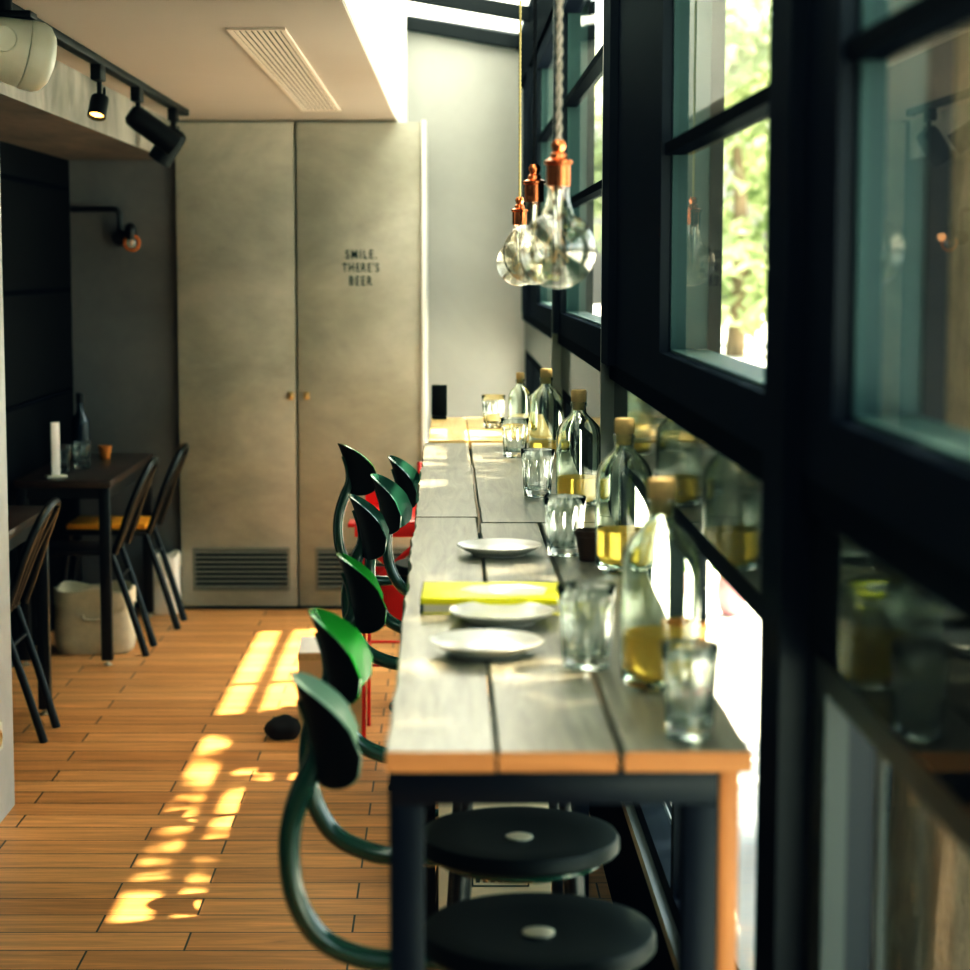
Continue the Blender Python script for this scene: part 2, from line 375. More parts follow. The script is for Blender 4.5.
# closet doors
def text_mesh(s, w_, h_):
    cu = bpy.data.curves.new('tmp', 'FONT'); cu.body = s; cu.align_x = 'CENTER'; cu.offset = .014; cu.space_character = 1.35
    ob = bpy.data.objects.new('tmp', cu); C.objects.link(ob)
    bpy.context.view_layer.update()
    me = bpy.data.meshes.new_from_object(ob.evaluated_get(bpy.context.evaluated_depsgraph_get()))
    bpy.data.objects.remove(ob)
    xs = [v.co.x for v in me.vertices]; ys = [v.co.y for v in me.vertices]
    sx = w_/(max(xs)-min(xs)); sy = h_/(max(ys)-min(ys)); cx = (max(xs)+min(xs))/2; y0 = min(ys)
    return me, sx, sy, cx, y0
def lettering(lines, y, parent, mat):
    bm = bmesh.new()
    for s, cx_, z, w_, h_ in lines:
        me, sx, sy, cx, y0 = text_mesh(s, w_, h_)
        me.transform(Matrix.Translation((cx_-cx*sx, y, z-y0*sy)) @ Matrix(((sx, 0, 0, 0), (0, 0, 1, 0), (0, sy, 0, 0), (0, 0, 0, 1))))
        bm.from_mesh(me); bpy.data.meshes.remove(me)
    me = bpy.data.meshes.new('lettering'); bm.to_mesh(me); bm.free(); me.materials.append(mat)
    o = bpy.data.objects.new('lettering', me); C.objects.link(o); o.parent = parent
    return o
def closet_door(n, x0, x1, gx0, gx1, hx):
    d = MB().box(x0, x1, YB, YB+.03, .012, ZC-.008, .002).build('door_%d' % n, M['door_concrete'])
    struct(d, 'left leaf of the concrete closet doors, plain face' if n == 1 else 'concrete closet door with black lettering', 'door')
    z0, z1 = .088, .292; y = YB
    g = MB()
    g.box(gx0, gx1, y-.008, y, z0, z0+.014).box(gx0, gx1, y-.008, y, z1-.014, z1).box(gx0, gx0+.014, y-.008, y, z0+.014, z1-.014).box(gx1-.014, gx1, y-.008, y, z0+.014, z1-.014)
    g.build('louver_frame', M['grille'], d)
    MB().box(gx0+.014, gx1-.014, y-.0012, y, z0+.014, z1-.014).build('louver_backing', M['grille_dark'], d)
    s = MB(); k = 8
    for i in range(k):
        zz = z0+.022+i*(z1-z0-.044)/(k-1)
        s.obox(Matrix.Translation(((gx0+gx1)/2, y-.007, zz)) @ Matrix.Rotation(math.radians(35), 4, 'X'), gx1-gx0-.03, .012, .0035)
    s.build('louver_blades', M['grille'], d)['label'] = 'horizontal grey louver blades'
    h = MB(); h.box(hx-.014, hx+.014, y-.005, y, .99, 1.025, .002); h.lathe([(.006, 0), (.006, .014), (.011, .016), (.011, .024), (.006, .027)], (hx, y-.03, 1.007), 12, axis='Y')
    h.build('knob', M['brass'], d)
    return d
closet_door(1, -1.252, -.706, -1.196, -.738, -.728)
d2 = closet_door(2, -.694, -.117, -.62, -.16, -.655)
lettering([('SMILE.', -.398, 1.642, .142, .042), ("THERE'S", -.400, 1.582, .17, .042), ('BEER', -.400, 1.520, .105, .042)], YB-.0015, d2, M['ink'])
struct(MB().box(-1.262, -.11, YB-.004, YB+.03, 0, .012).build('baseboard_back', M['steel_black'], smooth=False), 'black plinth line under the closet doors', 'baseboard')

# ceiling vent
v = thing('ceiling_vent', 'long narrow slotted air vent set in the low ceiling', 'vent', (-.54, 7.3, ZC))
fx, fy = .083, 1.49
MB().box(-fx, -fx+.014, -fy+.02, fy-.02, -.007, 0).box(fx-.014, fx, -fy+.02, fy-.02, -.007, 0).box(-fx, fx, -fy, -fy+.02, -.007, 0).box(-fx, fx, fy-.02, fy, -.007, 0).build('vent_frame', M['vent'], v)
MB().box(-fx+.01, fx-.01, -fy+.015, fy-.015, -.002, 0).build('vent_backing', M['vent_dark'], v)
s = MB()
for i in range(8):
    x = -fx+.024+i*(2*fx-.048)/7
    s.box(x-.0045, x+.0045, -fy+.02, fy-.02, -.0065, -.002)
s.build('vent_slats', M['vent'], v)

# ------------------------------------------------------------------ window wall
struct(MB().box(XW, .52, -1.6, YF, 0, .36).build('wall_right', M['steel_black'], smooth=False), 'black low wall under the windows', 'wall')
struct(MB().box(XW-.015, .5, -1.6, YF, .36, .385).build('trim_4', M['strip'], smooth=False), 'pale metal sill strip under the lower windows', 'sill')
struct(MB().box(XW, .49, -1.6, YF, 1.165, 1.325).build('trim_5', M['band'], smooth=False), 'glossy black rail mirroring the bottles', 'rail')
struct(MB().box(XW-.012, .49, -1.6, YF, 1.325, 1.365).build('trim_6', M['steel_black'], smooth=False), 'matte black ledge below the upper windows', 'ledge')
struct(MB().box(XW-.03, .52, -1.6, YF, 2.56, 2.86).build('trim_7', M['steel_black'], smooth=False), 'black head beam above the windows', 'head beam')
# posts: (y0, y1, x inner, z0)
k = 8
for y0, y1, xi, z0 in ((-.15, .0, .385, 0), (2.31, 2.46, .386, 0), (4.86, 5.07, .386, 1.365), (5.07, 5.085, .386, .385), (7.30, 7.45, .386, 1.365), (7.45, 7.465, .386, .385), (9.85, 10.0, .386, 1.365)):
    mat = M['strip'] if y1-y0 < .03 else M['steel']
    struct(MB().box(xi, .5, y0, y1, z0, 2.56).build('trim_%d' % k, mat, smooth=False)); k += 1

def upper_window(n, y0, y1, p0, p1, label):
    """casement between y0..y1 with glass from p0 to p1"""
    r = struct(thing('window_%d' % n, label, 'window', (0, 0, 0)))
    z0, z1 = 1.365, 2.56
    f = MB()
    f.box(.405, .47, y0, y1, z0, 1.44).box(.405, .47, y0, y1, 2.49, z1)
    f.box(.405, .47, y0, p0, 1.44, 2.49).box(.405, .47, p1, y1, 1.44, 2.49)
    f.build('window_sash', M['steel'], r, smooth=False)
    mu = MB()
    for z in (1.812, 2.165): mu.box(.412, .46, p0, p1, z, z+.022)
    if n == 4: mu.box(.418, .455, 8.04, 8.075, 1.44, 2.49)
    mu.build('glazing_bar', M['steel_black'], r, smooth=False)
    o = MB()
    o.box(.47, .495, p1, p1+.07, 1.40, 2.53).box(.47, .495, p0-.07, p0, 1.40, 2.53)
    o.box(.425, .495, p0, p1, 1.436, 1.446)
    o.box(.425, .495, p1-.012, p1, 1.446, 2.49)
    o.build('window_reveal', M['steel_teal'], r, smooth=False)
    MB().box(.495, .52, p1-.016, p1+.07, 1.40, 2.53).build('outer_stop', M['steel_black'], r, smooth=False)
    g = MB(); g.bm.faces.new(g.ring([(.43, p0, 1.44), (.43, p1, 1.44), (.43, p1, 2.49), (.43, p0, 2.49)]))
    g.build('window_pane', M['pane_near'] if n == 1 else M['pane'], r, smooth=False)
upper_window(1, .0, 2.31, .45, 2.12, 'closest dark upper casement mirroring the spotlights')
upper_window(2, 2.46, 4.86, 2.53, 3.86, 'upper casement showing bright foliage outside')
upper_window(3, 5.085, 7.3, 5.19, 7.24, 'narrow-looking upper casement behind the pendant bulbs')
upper_window(4, 7.475, 9.85, 7.52, 9.24, 'most distant upper casement')
upper_window(5, 10.0, YF, 10.1, 10.7, 'end casement by the far concrete wall')

def lower_window(n, y0, y1, mull, label, mat='steel_grey'):
    r = struct(thing('window_%d' % n, label, 'window', (0, 0, 0)))
    f = MB(); z0, z1 = .385, 1.165
    f.box(.425, .48, y0, y1, z0, z0+.04).box(.425, .48, y0, y1, z1-.04, z1)
    for mu_ in mull: f.box(.425, mu_[2] if len(mu_) > 2 else .48, mu_[0], mu_[1], z0+.04, z1-.04)
    f.build('window_frame', M[mat], r, smooth=False)
    g = MB(); g.bm.faces.new(g.ring([(.45, y0, z0+.02), (.45, y1, z0+.02), (.45, y1, z1-.02), (.45, y0, z1-.02)]))
    g.build('window_pane', M['pane'], r, smooth=False)
lower_window(6, -.0, 2.31, ((.0, .05), (1.0, 1.03), (1.94, 1.96, .432), (2.23, 2.31, .452)), 'closest lower window with a scooter and trunk outside')
lower_window(7, 2.46, 5.07, ((2.46, 2.5), (3.7, 3.74), (4.9, 5.07)), 'lower window beside the near bottles', 'steel')
lower_window(8, 5.085, 7.46, ((5.085, 5.2), (5.75, 6.25), (7.2, 7.46)), 'lower window beside the distant bottles', 'steel_black')
lower_window(9, 7.475, YF, ((7.475, 7.6), (8.4, 8.9), (10, 10.2), (10.9, YF)), 'lower window by the yellow table', 'steel_black')

# skylight: sloped glass between the low ceiling and the window wall
def roof_z(x): return 2.865-.17*x
r = struct(thing('roof_skylight', 'sloping glass skylight with dark rafters above the bar', 'skylight'))
g = MB(); g.bm.faces.new(g.ring([(XS-.1, -1.6, roof_z(XS)+.05), (.5, -1.6, roof_z(.5)+.05), (.5, YF+.1, roof_z(.5)+.05), (XS-.05, YF+.1, roof_z(XS)+.05)]))
g.build('skylight_pane', M['roof_pane'], r, smooth=False)
for y in (10.93, 9.72, 8.5, 7.3, 6.1, 4.9, 3.7, 2.5, 1.3, .1, -1.1):
    t = .07
    MB().prism([(XS, roof_z(XS)-t+.03), (.5, roof_z(.5)-t+.03), (.5, roof_z(.5)+.03), (XS, roof_z(XS)+.03)], 'Y', y, y+.06).build('rafter', M['steel_black'], r, smooth=False)

# ------------------------------------------------------------------ ceiling lights and speaker
t = thing('track_rail', 'black lighting track fixed along the low ceiling', 'lighting track', (-1.125, 7.0, ZC))
MB().box(-.018, .018, -2.6, 1.75, -.026, 0, .004).build('track_body', M['black_plastic'], t)
MB().box(-.02, .02, 1.75, 1.775, -.028, 0, .004).build('track_end_cap', M['black_plastic'], t)
def spot(name, label, loc, aim, length, rad, lit):
    t = thing(name, label, 'spotlight', loc, 0, 'spotlights on the ceiling track')
    MB().box(-.017, .017, -.05, .05, -.055, 0, .004).build('adapter', M['black_plastic'], t)
    MB().tube([(0, .02, -.05), (0, .02, -.10)], .008, 10).torus((0.014, .03, -.088), .014, .003, 16, 6, (1, .3, 0)).build('stem', M['black_plastic'], t)
    q = Vector((0, 0, 1)).rotation_difference(Vector(aim).normalized())
    rot = q.to_euler()
    MB().lathe([(rad*.62, -.2*length), (rad*.92, -.14*length), (rad, 0), (rad, length*.8), (rad*.86, length*.8), (rad*.8, length*.55), (0, length*.55)], seg=24).build('lamp_head', M['black_plastic'], t, (0, .02, -.115), rot=rot)
    MB().lathe([(rad*.8, length*.6), (rad*.8, length*.66), (0, length*.68)], seg=20).build('lens', M['warm_glow'] if lit else M['black_plastic'], t, (0, .02, -.115), rot=rot)
    return t
spot('track_spotlight', 'lit small black spotlight pointing down from the ceiling track', (-1.125, 6.62, ZC-.02), (-.12, -.5, -1), .075, .030, True)
spot('track_spotlight', 'long black spotlight tilted to the right along the ceiling track', (-1.125, 7.45, ZC-.02), (.75, .25, -.55), .20, .042, False)
spot('track_spotlight', 'black spotlight at the very end of the ceiling track', (-1.125, 8.42, ZC-.02), (-.5, .1, -.75), .15, .05, False)

sp = thing('wall_speaker', 'rounded off-white speaker hanging by the ceiling track', 'speaker', (-.942, 4.6, 2.075), math.radians(0))
sp.scale = (.9, .9, .9)
rot = (0, math.radians(12), math.radians(24))
bd = MB().lathe([(0, -.16), (.045, -.158), (.062, -.145), (.078, -.06), (.084, -.01)], seg=36, axis='X').build('housing', M['white_plastic'], sp, rot=rot)
MB().lathe([(.084, -.008), (.0865, 0), (.0865, .03), (.080, .046), (.062, .060), (.034, .068), (0, .07)], seg=36, axis='X').build('front_ring', M['white_plastic'], sp, rot=rot)
MB().lathe([(.032, 0), (.032, .012), (.026, .014), (.018, .006), (0, .004)], (-.075, -.086, .012), 24, axis='Y').torus((-.075, -.088, .012), .03, .002, 24, 6, (0, 1, 0)).build('side_dial', M['white_plastic'], sp, rot=rot)
MB().box(-.13, .02, -.03, .05, .088, .105, .004).tube([(-.05, 0, .09), (-.05, 0, .195)], .018, 12).lathe([(.07, .178), (.1, .195)], (-.06, 0, 0), 24).build('ceiling_bracket', M['black_plastic'], sp)

# wall sconce with pipe arm
sc = thing('wall_sconce', 'black pipe wall lamp with amber-rimmed bulb on dark concrete', 'wall lamp', (-1.5, YB+.02, 1.87))
MB().tube([(-.235, -.03, 0), (-.04, -.03, 0), (-.02, -.03, -.01), (-.012, -.03, -.03), (-.012, -.03, -.16)], .013, 10, smooth=4).build('pipe_arm', M['black_metal'], sc)
MB().lathe([(.035, -.045), (.038, -.03), (.038, 0)], (-.012, 0, -.13), 20, axis='Y').build('wall_plate', M['black_metal'], sc)
MB().tube([(-.012, -.03, -.13), (.04, -.07, -.13)], .012, 10).lathe([(.02, -.03), (.028, 0), (.024, .03), (.01, .045)], (.045, -.075, -.11), 18).build('lamp_holder', M['black_metal'], sc)
MB().torus((.05, -.075, -.155), .036, .006, 28, 8, (.2, 1, .1)).build('amber_rim', M['amber_ring'], sc)
MB().lathe([(0, -.085), (.016, -.08), (.027, -.06), (.024, -.04), (.014, -.025)], (.048, -.075, -.10), 18).build('bulb', M['bulb_glass'], sc)
MB().tube([(.048, -.075, -.13), (.052, -.075, -.15), (.044, -.075, -.165)], .0025, 6).build('filament', M['amber_ring'], sc)
# socket plate on the pillar
p = thing('wall_socket', 'small white socket plate low on the pale pillar', 'socket', (-1.295, 5.70, .255))
MB().box(0, .008, -.045, .045, -.04, .04, .003).build('cover_plate', M['white_plastic'], p)
MB().lathe([(.024, 0), (.024, .012), (.018, .013), (.016, .009), (0, .009)], (0, 0, 0), 20, axis='X').build('socket_face', M['brass'], p)

# ------------------------------------------------------------------ bar table
ZT = 1.05
bt = thing('bar_table', 'long rustic plank bar table on a black steel frame', 'table', (0, 0, 0))
def plank(x0, x1, y0, y1, seed, wob=(0, 0), t=.024):
    near = y0 < 2.5
    """weathered plank with wavering long edges"""
    rnd = random.Random(seed); b = MB(); n = max(8, int((y1-y0)/.05)); rings = []
    ph = rnd.random()*9
    for i in range(n+1):
        y = y0+(y1-y0)*i/n
        l = x0+wob[0]*(math.sin(y*7+ph)*.5+math.sin(y*23+ph*2)*.3+rnd.uniform(-.6, .6))
        r_ = x1+wob[1]*(math.sin(y*5+ph)*.6+rnd.uniform(-.4, .4))
        zz = ZT+.0008*math.sin(y*6+ph)
        e = .0025
        rings.append(b.ring([(l+e*.3, y, ZT-t), (r_-e*.3, y, ZT-t), (r_, y, ZT-t+e), (r_, y, zz-e), (r_-e, y, zz), (l+e, y, zz), (l, y, zz-e*1.5), (l, y, ZT-t+e)]))
    b.skin(rings)
    b.bm.faces.ensure_lookup_table(); b.bm.normal_update()
    for f in b.bm.faces:
        if near and len(f.verts) > 4 and f.calc_center_median().y < 2.4: f.material_index = 1
    o = b.build('plank', [M['table_top'], M['table_edge']], bt)
    return o
yn, ye, ys = 2.262, 6.366, 4.455
plank(-.070, .0555, yn, 3.32, 1, (.002, .0006)); plank(.0585, .196, yn+.002, 3.3, 2, (.0006, .001)); plank(.203, .349, yn+.003, ys-.1, 3, (.001, .002))
plank(-.071, .0655, 3.323, ys-.003, 4, (.004, .0008)); plank(.0705, .1975, 3.304, ys-.1, 9, (.0008, .0008))
plank(-.072, .0685, ys+.002, ye, 5, (.004, .0008)); plank(.0745, .345, ys-.095, ye, 6, (.001, .002))
fr = MB()
for y in (2.27, 4.33, 6.3):
    for x in (-.066, .272):
        MB().box(x, x+.04, y, y+.04, 0, ZT-.064, .002).build('leg', M['steel'], bt)
    MB().box(-.066, .312, y, y+.04, ZT-.064, ZT-.024, .002).build('cross_rail', M['steel'], bt)
for x in (-.066, .272): MB().box(x+.004, x+.036, 2.31, 6.3, ZT-.06, ZT-.024, .002).build('side_rail', M['steel'], bt)
MB().box(.3125, .336, 2.268, 2.36, 0, ZT-.0245, .003).build('end_board', M['post_wood'], bt)['label'] = 'orange wooden upright'

y2 = thing('bar_table', 'sunlit pale yellow wooden bar table beyond the long plank one', 'table', (0, 0, 0))
for i, (a, b_) in enumerate(((-.058, .07), (.073, .205), (.208, .345))):
    MB().box(a, b_, 6.47, 7.46, ZT-.03, ZT, .003).build('plank', M['yellow_wood'], y2)
for x in (-.05, .29):
    for y in (6.5, 7.39): MB().box(x, x+.04, y, y+.04, 0, ZT-.031, .002).build('leg', M['steel'], y2)
for y in (6.505, 7.395): MB().box(-.05, .33, y, y+.03, ZT-.07, ZT-.03).build('cross_rail', M['steel'], y2)

# ------------------------------------------------------------------ things on the bar table
BOT = [(0, 0), (.034, .001), (.046, .005), (.0508, .014), (.0518, .026), (.0518, .165), (.050, .178), (.0445, .193), (.0345, .205), (.0235, .2145), (.0185, .222), (.0172, .232), (.0172, .238), (.0195, .239), (.0195, .247), (.0165, .248)]
def make_bottle(label, level):
    t = thing('wine_bottle', label, 'bottle', (0, 0, 0), 0, 'corked clear bottles along the window side')
    inn = [(.0150, .247), (.0148, .232), (.016, .222), (.021, .214), (.032, .2035), (.042, .191), (.0472, .177), (.0489, .165), (.0489, .03), (.047, .018), (.04, .011), (.0, .017)]
    MB().lathe(BOT+inn, seg=48).build('glass_body', M['bottle'], t)
    MB().lathe([(0, .0178), (.039, .0128), (.046, .0188), (.0483, .03), (.0483, level-.001), (.0475, level), (0, level)], seg=40).build('wine', M['wine'], t)['label'] = 'pale yellow wine filling the lower part'
    MB().lathe([(0, .228), (.0140, .229), (.0146, .246), (.0178, .2505), (.0182, .272), (.0165, .276), (0, .276)], seg=20).build('cork', M['cork'], t)
    return t
for (x, y, lv, lab) in ((.281, 2.63, .072, 'corked wine bottle beside the orange clay cup, biggest in view'),
                        (.322, 3.66, .075, 'corked wine bottle in front of the dark brown cup'),
                        (.304, 4.66, .070, 'corked wine bottle third from the near end of the table'),
                        (.291, 5.93, .045, 'nearly empty corked wine bottle close to the far end of the plank table')):
    o = make_bottle(lab, lv); o.location = (x, y, ZT); o.scale.z = {2.63: 1.0, 3.66: 1.01, 4.66: .98, 5.93: .93}[y]; o.rotation_euler = (0, 0, random.random()*6)
o = make_bottle('small corked wine bottle standing on the yellow table', .04); o.location = (.240, 6.62, ZT); o.scale = (.74, .74, .76)

def make_tumbler(label):
    t = thing('tumbler', label, 'glass', (0, 0, 0), 0, 'fluted tumblers in a row on the bar table')
    nf = 11
    def mod(a, z):
        k = max(0, min(1, (.098-z)/.02)); k = min(k, max(0, (z-.006)/.01))
        q = (a+1e-6) % (2*PI/nf)-PI/nf
        return 1-k*(1-math.cos(PI/nf)/math.cos(q)*1.0)*1.6
    prof = [(0, 0), (.028, 0), (.032, .003), (.033, .007), (.034, .017), (.0355, .045), (.0382, .078), (.0397, .096), (.0412, .1135), (.0405, .115, 0), (.0394, .1135, 0), (.0360, .085, 0), (.0328, .045, 0), (.0298, .022, 0), (.026, .0175, 0), (0, .0165, 0)]
    MB().lathe(prof, seg=110, mod0=mod).build('glass_wall', M['tumbler'], t)
    return t
tl = [((.192, 2.755), 'fluted tumbler beside the front white plate, biggest clear one'), ((.226, 3.85), 'fluted tumbler right of the middle white plate'),
      ((.219, 4.86), 'fluted tumbler in front of the third bottle'), ((.198, 5.88), 'fluted tumbler next to the nearly empty bottle'),
      ((.285, 2.335), 'blurred tumbler at the near right corner of the table')]
for i, ((x, y), lab) in enumerate(tl):
    if i == 0: T0 = make_tumbler(lab); T0.location = (x, y, ZT)
    else: q_ = dup(T0, (x, y, ZT), i*.7, lab); q_.scale = (.84, .84, .98) if i == 4 else (1, 1, 1)
dup(T0, (.16, 6.95, ZT), .4, 'tumbler standing on the yellow table')

PL = [(0, .004), (.045, .004), (.047, 0), (.052, 0), (.054, .004), (.068, .010), (.081, .0175), (.0825, .0195), (.081, .021), (.066, .0145), (.052, .0085), (0, .0075)]
def plate(label):
    t = MB().lathe(PL, seg=56).build('white_plate', M['white_china'])
    return tag(t, label, 'plate', 'white plates on the bar table')
pl0 = plate('round white plate at the front, nearest the table end'); pl0.location = (.056, 2.86, ZT)
for (x, y), lab in (((.085, 3.115), 'round white plate between the front plate and the yellow book'), ((.101, 3.865), 'round white plate beyond the yellow book')):
    o = pl0.copy(); C.objects.link(o); o.location = (x, y, ZT); o['label'] = lab

bk = thing('book', 'bright yellow paperback lying flat between the white plates', 'book', (.072, 3.27, ZT), math.radians(-1))
MB().box(-.109, .112, -.082, .082, .002, .022, .001).build('page_block', M['paper'], bk)
MB().box(-.112, .114, -.084, .084, .022, .0265, .0008).box(-.112, .114, -.084, .084, 0, .002, .0006).box(-.112, .114, -.0865, -.0835, .0165, .0265, .0008).build('cover', M['yellow_cover'], bk)
MB().box(-.1135, -.1095, -.084, .084, 0, .026, .001).build('spine', M['ink'], bk)
MB().prism([(-.02, -.035), (.03, -.055), (.085, -.045), (.092, .02), (.05, .055), (-.03, .045), (-.05, .0)], 'Z', .0265, .0269).build('cover_print', M['cover_print'], bk)

def cup(name, label, loc, mat, h=.058, rt=.029, rb=.0205):
    t = MB().lathe([(0, 0), (rb, 0), (rb+.001, .002), (rt, h-.012), (rt+.0025, h-.011), (rt+.003, h), (rt-.001, h), (rt-.002, h-.012), (rb-.002, .006), (0, .005)], seg=30).build(name, mat)
    t.location = loc; return tag(t, label, 'cup')
cup('clay_cup', 'orange clay cup behind the biggest bottle at the table edge', (.326, 2.735, ZT), M['terracotta'], h=.066)
cup('clay_cup', 'dark brown cup half hidden beside the second bottle', (.272, 3.79, ZT), M['brown_clay'])
mh = thing('menu_holder', 'black upright menu block on the yellow table corner', 'menu holder', (-.028, 7.4, ZT))
MB().box(-.028, .028, -.014, .014, .012, .125, .003).build('holder_body', M['black_plastic'], mh)
MB().box(-.027, .027, -.03, .03, 0, .012, .003).build('holder_base', M['black_plastic'], mh)

# ------------------------------------------------------------------ pendants
def cord(b, x, y, z0, z1, r, pitch, seg=6):
    n = int((z1-z0)/pitch*12)
    for s in range(2):
        b.tube([(x+r*math.cos(2*PI*i/12+s*PI), y+r*math.sin(2*PI*i/12+s*PI), z0+(z1-z0)*i/n) for i in range(n+1)], r*1.02, seg)
    return b
def pendant(loc, label, cordmat, scale_cord=1):
    x, y, zb = loc                       # zb: bottom of the globe
    t = thing('pendant_lamp', label, 'pendant lamp', (x, y, zb), 0, 'bare globe bulbs hanging over the bar table')
    R = .0625; zc = R
    prof = [(0, 0)]
    for i in range(1, 22):
        a = -PI/2+i*(PI*.86)/21
        prof.append((R*math.cos(a), zc+R*math.sin(a)))
    r0, z0 = prof[-1]
    prof += [(.0240, z0+.007), (.0200, z0+.018), (.0178, z0+.034), (.0176, z0+.050)]
    top = z0+.05
    b = MB(); b.lathe(prof, seg=64); b.build('bulb', M['bulb_glass'], t)
    MB().lathe([(0, zc-.004), (.004, zc), (.0045, zc+.045), (.010, top-.012), (.016, top)], seg=16).build('bulb_stem', M['stem_glass'], t)
    f = MB()
    for k in range(5):
        a = 2*PI*k/5
        f.tube([(.003*math.cos(a), .003*math.sin(a), zc+.035), (.022*math.cos(a), .022*math.sin(a), zc+.012), (.020*math.cos(a+.6), .020*math.sin(a+.6), zc-.02), (.003*math.cos(a+1), .003*math.sin(a+1), zc+.0)], .0006, 5)
    f.build('filament', M['filament'], t)
    s = top-.004
    MB().lathe([(0, s), (.0195, s), (.0195, s+.034), (.0232, s+.036), (.0232, s+.041), (.0195, s+.0425), (.0138, s+.045), (.0128, s+.052), (.009, s+.055), (.009, s+.058), (.0118, s+.063), (.0118, s+.068), (.008, s+.074), (0, s+.075)], seg=30).lathe([(.0035, -.024), (.0035, -.0185)], (0, 0, s+.02), 10, axis='Y').build('lamp_socket', M['copper'], t)
    cord(MB(), 0, 0, s+.073, roof_z(x)+.03-zb, .0021*scale_cord, .026*scale_cord).build('cord', cordmat, t)
    MB().lathe([(0, 0), (.03, 0), (.034, .008), (.034, .02)], (0, 0, roof_z(x)+.028-zb), 20).build('ceiling_rose', M['copper'], t)
pendant((.180, 3.3, 1.566), 'globe bulb pendant with grey twisted cord, closest of the three', M['cord_grey'], 1.55)
pendant((.174, 4.07, 1.566), 'globe bulb pendant on a black cord, middle of the three', M['cord_black'])
pendant((.196, 5.5, 1.551), 'globe bulb pendant on a thin gold cord, deepest of the three', M['cord_gold'], .9)

# ------------------------------------------------------------------ bar stools (seat faces +x, backrest at -x)
def back_plate():
    b = MB(); nu, nv = 26, 14; R = .095
    def P(u, v, off):
        # u across -1..1, v up -1..1
        hw = .115; ph = u*hw/R
        prof = (max(0, 1-abs(u)**2.4))**.5
        h = .074*prof+.001
        z = v*h-.020*u*u
        n = Vector((-math.cos(ph), math.sin(ph), 0))
        p = Vector((R*(1-math.cos(ph)), R*math.sin(ph), z))+n*off
        # lean the plate back and roll its top
        lean = math.radians(10)
        p = Vector((p.x-math.sin(lean)*z-(.012*(max(0, z)/.074)**2), p.y, z*math.cos(lean)))
        return p+Vector((-.310, 0, .983))
    outer = [[b.bm.verts.new(P(-1+2*i/nu, -1+2*j/nv, .003)) for j in range(nv+1)] for i in range(nu+1)]
    inner = [[b.bm.verts.new(P(-1+2*i/nu, -1+2*j/nv, -.003)) for j in range(nv+1)] for i in range(nu+1)]
    f = b.bm.faces.new
    for i in range(nu):
        for j in range(nv):
            f((outer[i][j], outer[i+1][j], outer[i+1][j+1], outer[i][j+1]))
            f((inner[i][j], inner[i][j+1], inner[i+1][j+1], inner[i+1][j])).material_index = 1
        for j, o_ in ((0, 0), (nv, 1)):
            a = (outer[i][j], inner[i][j], inner[i+1][j], outer[i+1][j])
            f(a if o_ == 0 else a[::-1]).material_index = 1
    for j in range(nv):
        f((outer[0][j], outer[0][j+1], inner[0][j+1], inner[0][j])); f((outer[nu][j], inner[nu][j], inner[nu][j+1], outer[nu][j+1]))
    return b
def make_stool(label, mat_in):
    t = thing('bar_stool', label, 'bar stool', (0, 0, 0), 0, 'green metal bar stools along the bar table')
    st = MB().lathe([(0, .690), (.150, .690), (.158, .686), (.1615, .690), (.1615, .704), (.157, .712), (.148, .713), (.10, .708), (.03, .704), (0, .704)], (0, 0, -.014), seg=56).build('seat', M['seat_black'], t)
    MB().lathe([(.0225, .703), (.0225, .7065), (.018, .708), (0, .708)], (0, 0, -.014), seg=24).build('seat_cap', M['chrome'], st)['label'] = 'small pale steel cap in the seat centre'
    MB().torus((0, 0, .664), .128, .011, 40, 8).build('seat_ring', M['enamel'], t)
    for k in range(4):
        a = PI/4+k*PI/2; c, s = math.cos(a), math.sin(a)
        MB().tube([(.125*c, .125*s, .672), (.135*c, .135*s, .55), (.155*c, .155*s, .28), (.168*c, .168*s, .14), (.178*c, .178*s, .10), (.176*c, .176*s, .05), (.180*c, .180*s, .012)], .0115, 10, smooth=4).lathe([(.012, 0), (.017, .001), (.017, .012), (.012, .018)], (.180*c, .180*s, 0), 12).build('leg', M['black_metal'], t)
    MB().torus((0, 0, .27), .168, .009, 44, 8).build('foot_ring', M['enamel'], t)
    MB().tube([(-.10, 0, .654), (-.17, 0, .654), (-.235, 0, .659), (-.296, 0, .687), (-.330, 0, .74), (-.341, 0, .80), (-.337, 0, .855), (-.320, 0, .905), (-.303, 0, .945), (-.310, 0, .985), (-.326, 0, 1.02)],
              [.014, .0145, .0155, .0155, .0155, .015, .015, .016, .015, .009, .004], 12, smooth=5).build('back_rod', M['enamel'], t)
    back_plate().build('backrest', [M['seat_black'], mat_in], t)  # inner face takes an enamel tone with the light painted in
    return t
S0 = make_stool('green bar stool at the near end, pale sage backrest', M['enamel_skylit'])
S0.location = (.126, 2.70, -.0); S0.rotation_euler = (0, 0, math.radians(4))
def stool(x, y, deg, label, mat, zs=1):
    o = dup(S0, (x, y, 0), math.radians(deg), label)
    for ch in o.children:
        if ch.name.startswith('backrest') and mat:
            ch.data = ch.data.copy(); ch.data.materials[1] = mat
    o.scale = (1, 1, zs)
    return o
stool(.116, 3.17, -4, 'bar stool with a backrest coloured sunlit green, second from the near end', M['enamel_sunlit'])
stool(.125, 3.85, 4, 'bar stool third from the near end, thin green rim on a black backrest', M['enamel_sunlit'])
stool(.105, 4.73, 0, 'dark green bar stool with the lower of the clustered backrests', M['enamel_deep'], 1.012)
stool(.140, 5.10, -8, 'dark green bar stool with the middle of the clustered backrests', M['enamel_deep'], 1.018)
stool(.170, 5.62, -6, 'dark green bar stool tucked closest to the table edge', M['enamel_deep'], 1.018)
stool(.0, 6.02, 20, 'bar stool turned away showing only a black backrest, at the far end', M['enamel_sunlit'], 1.03)

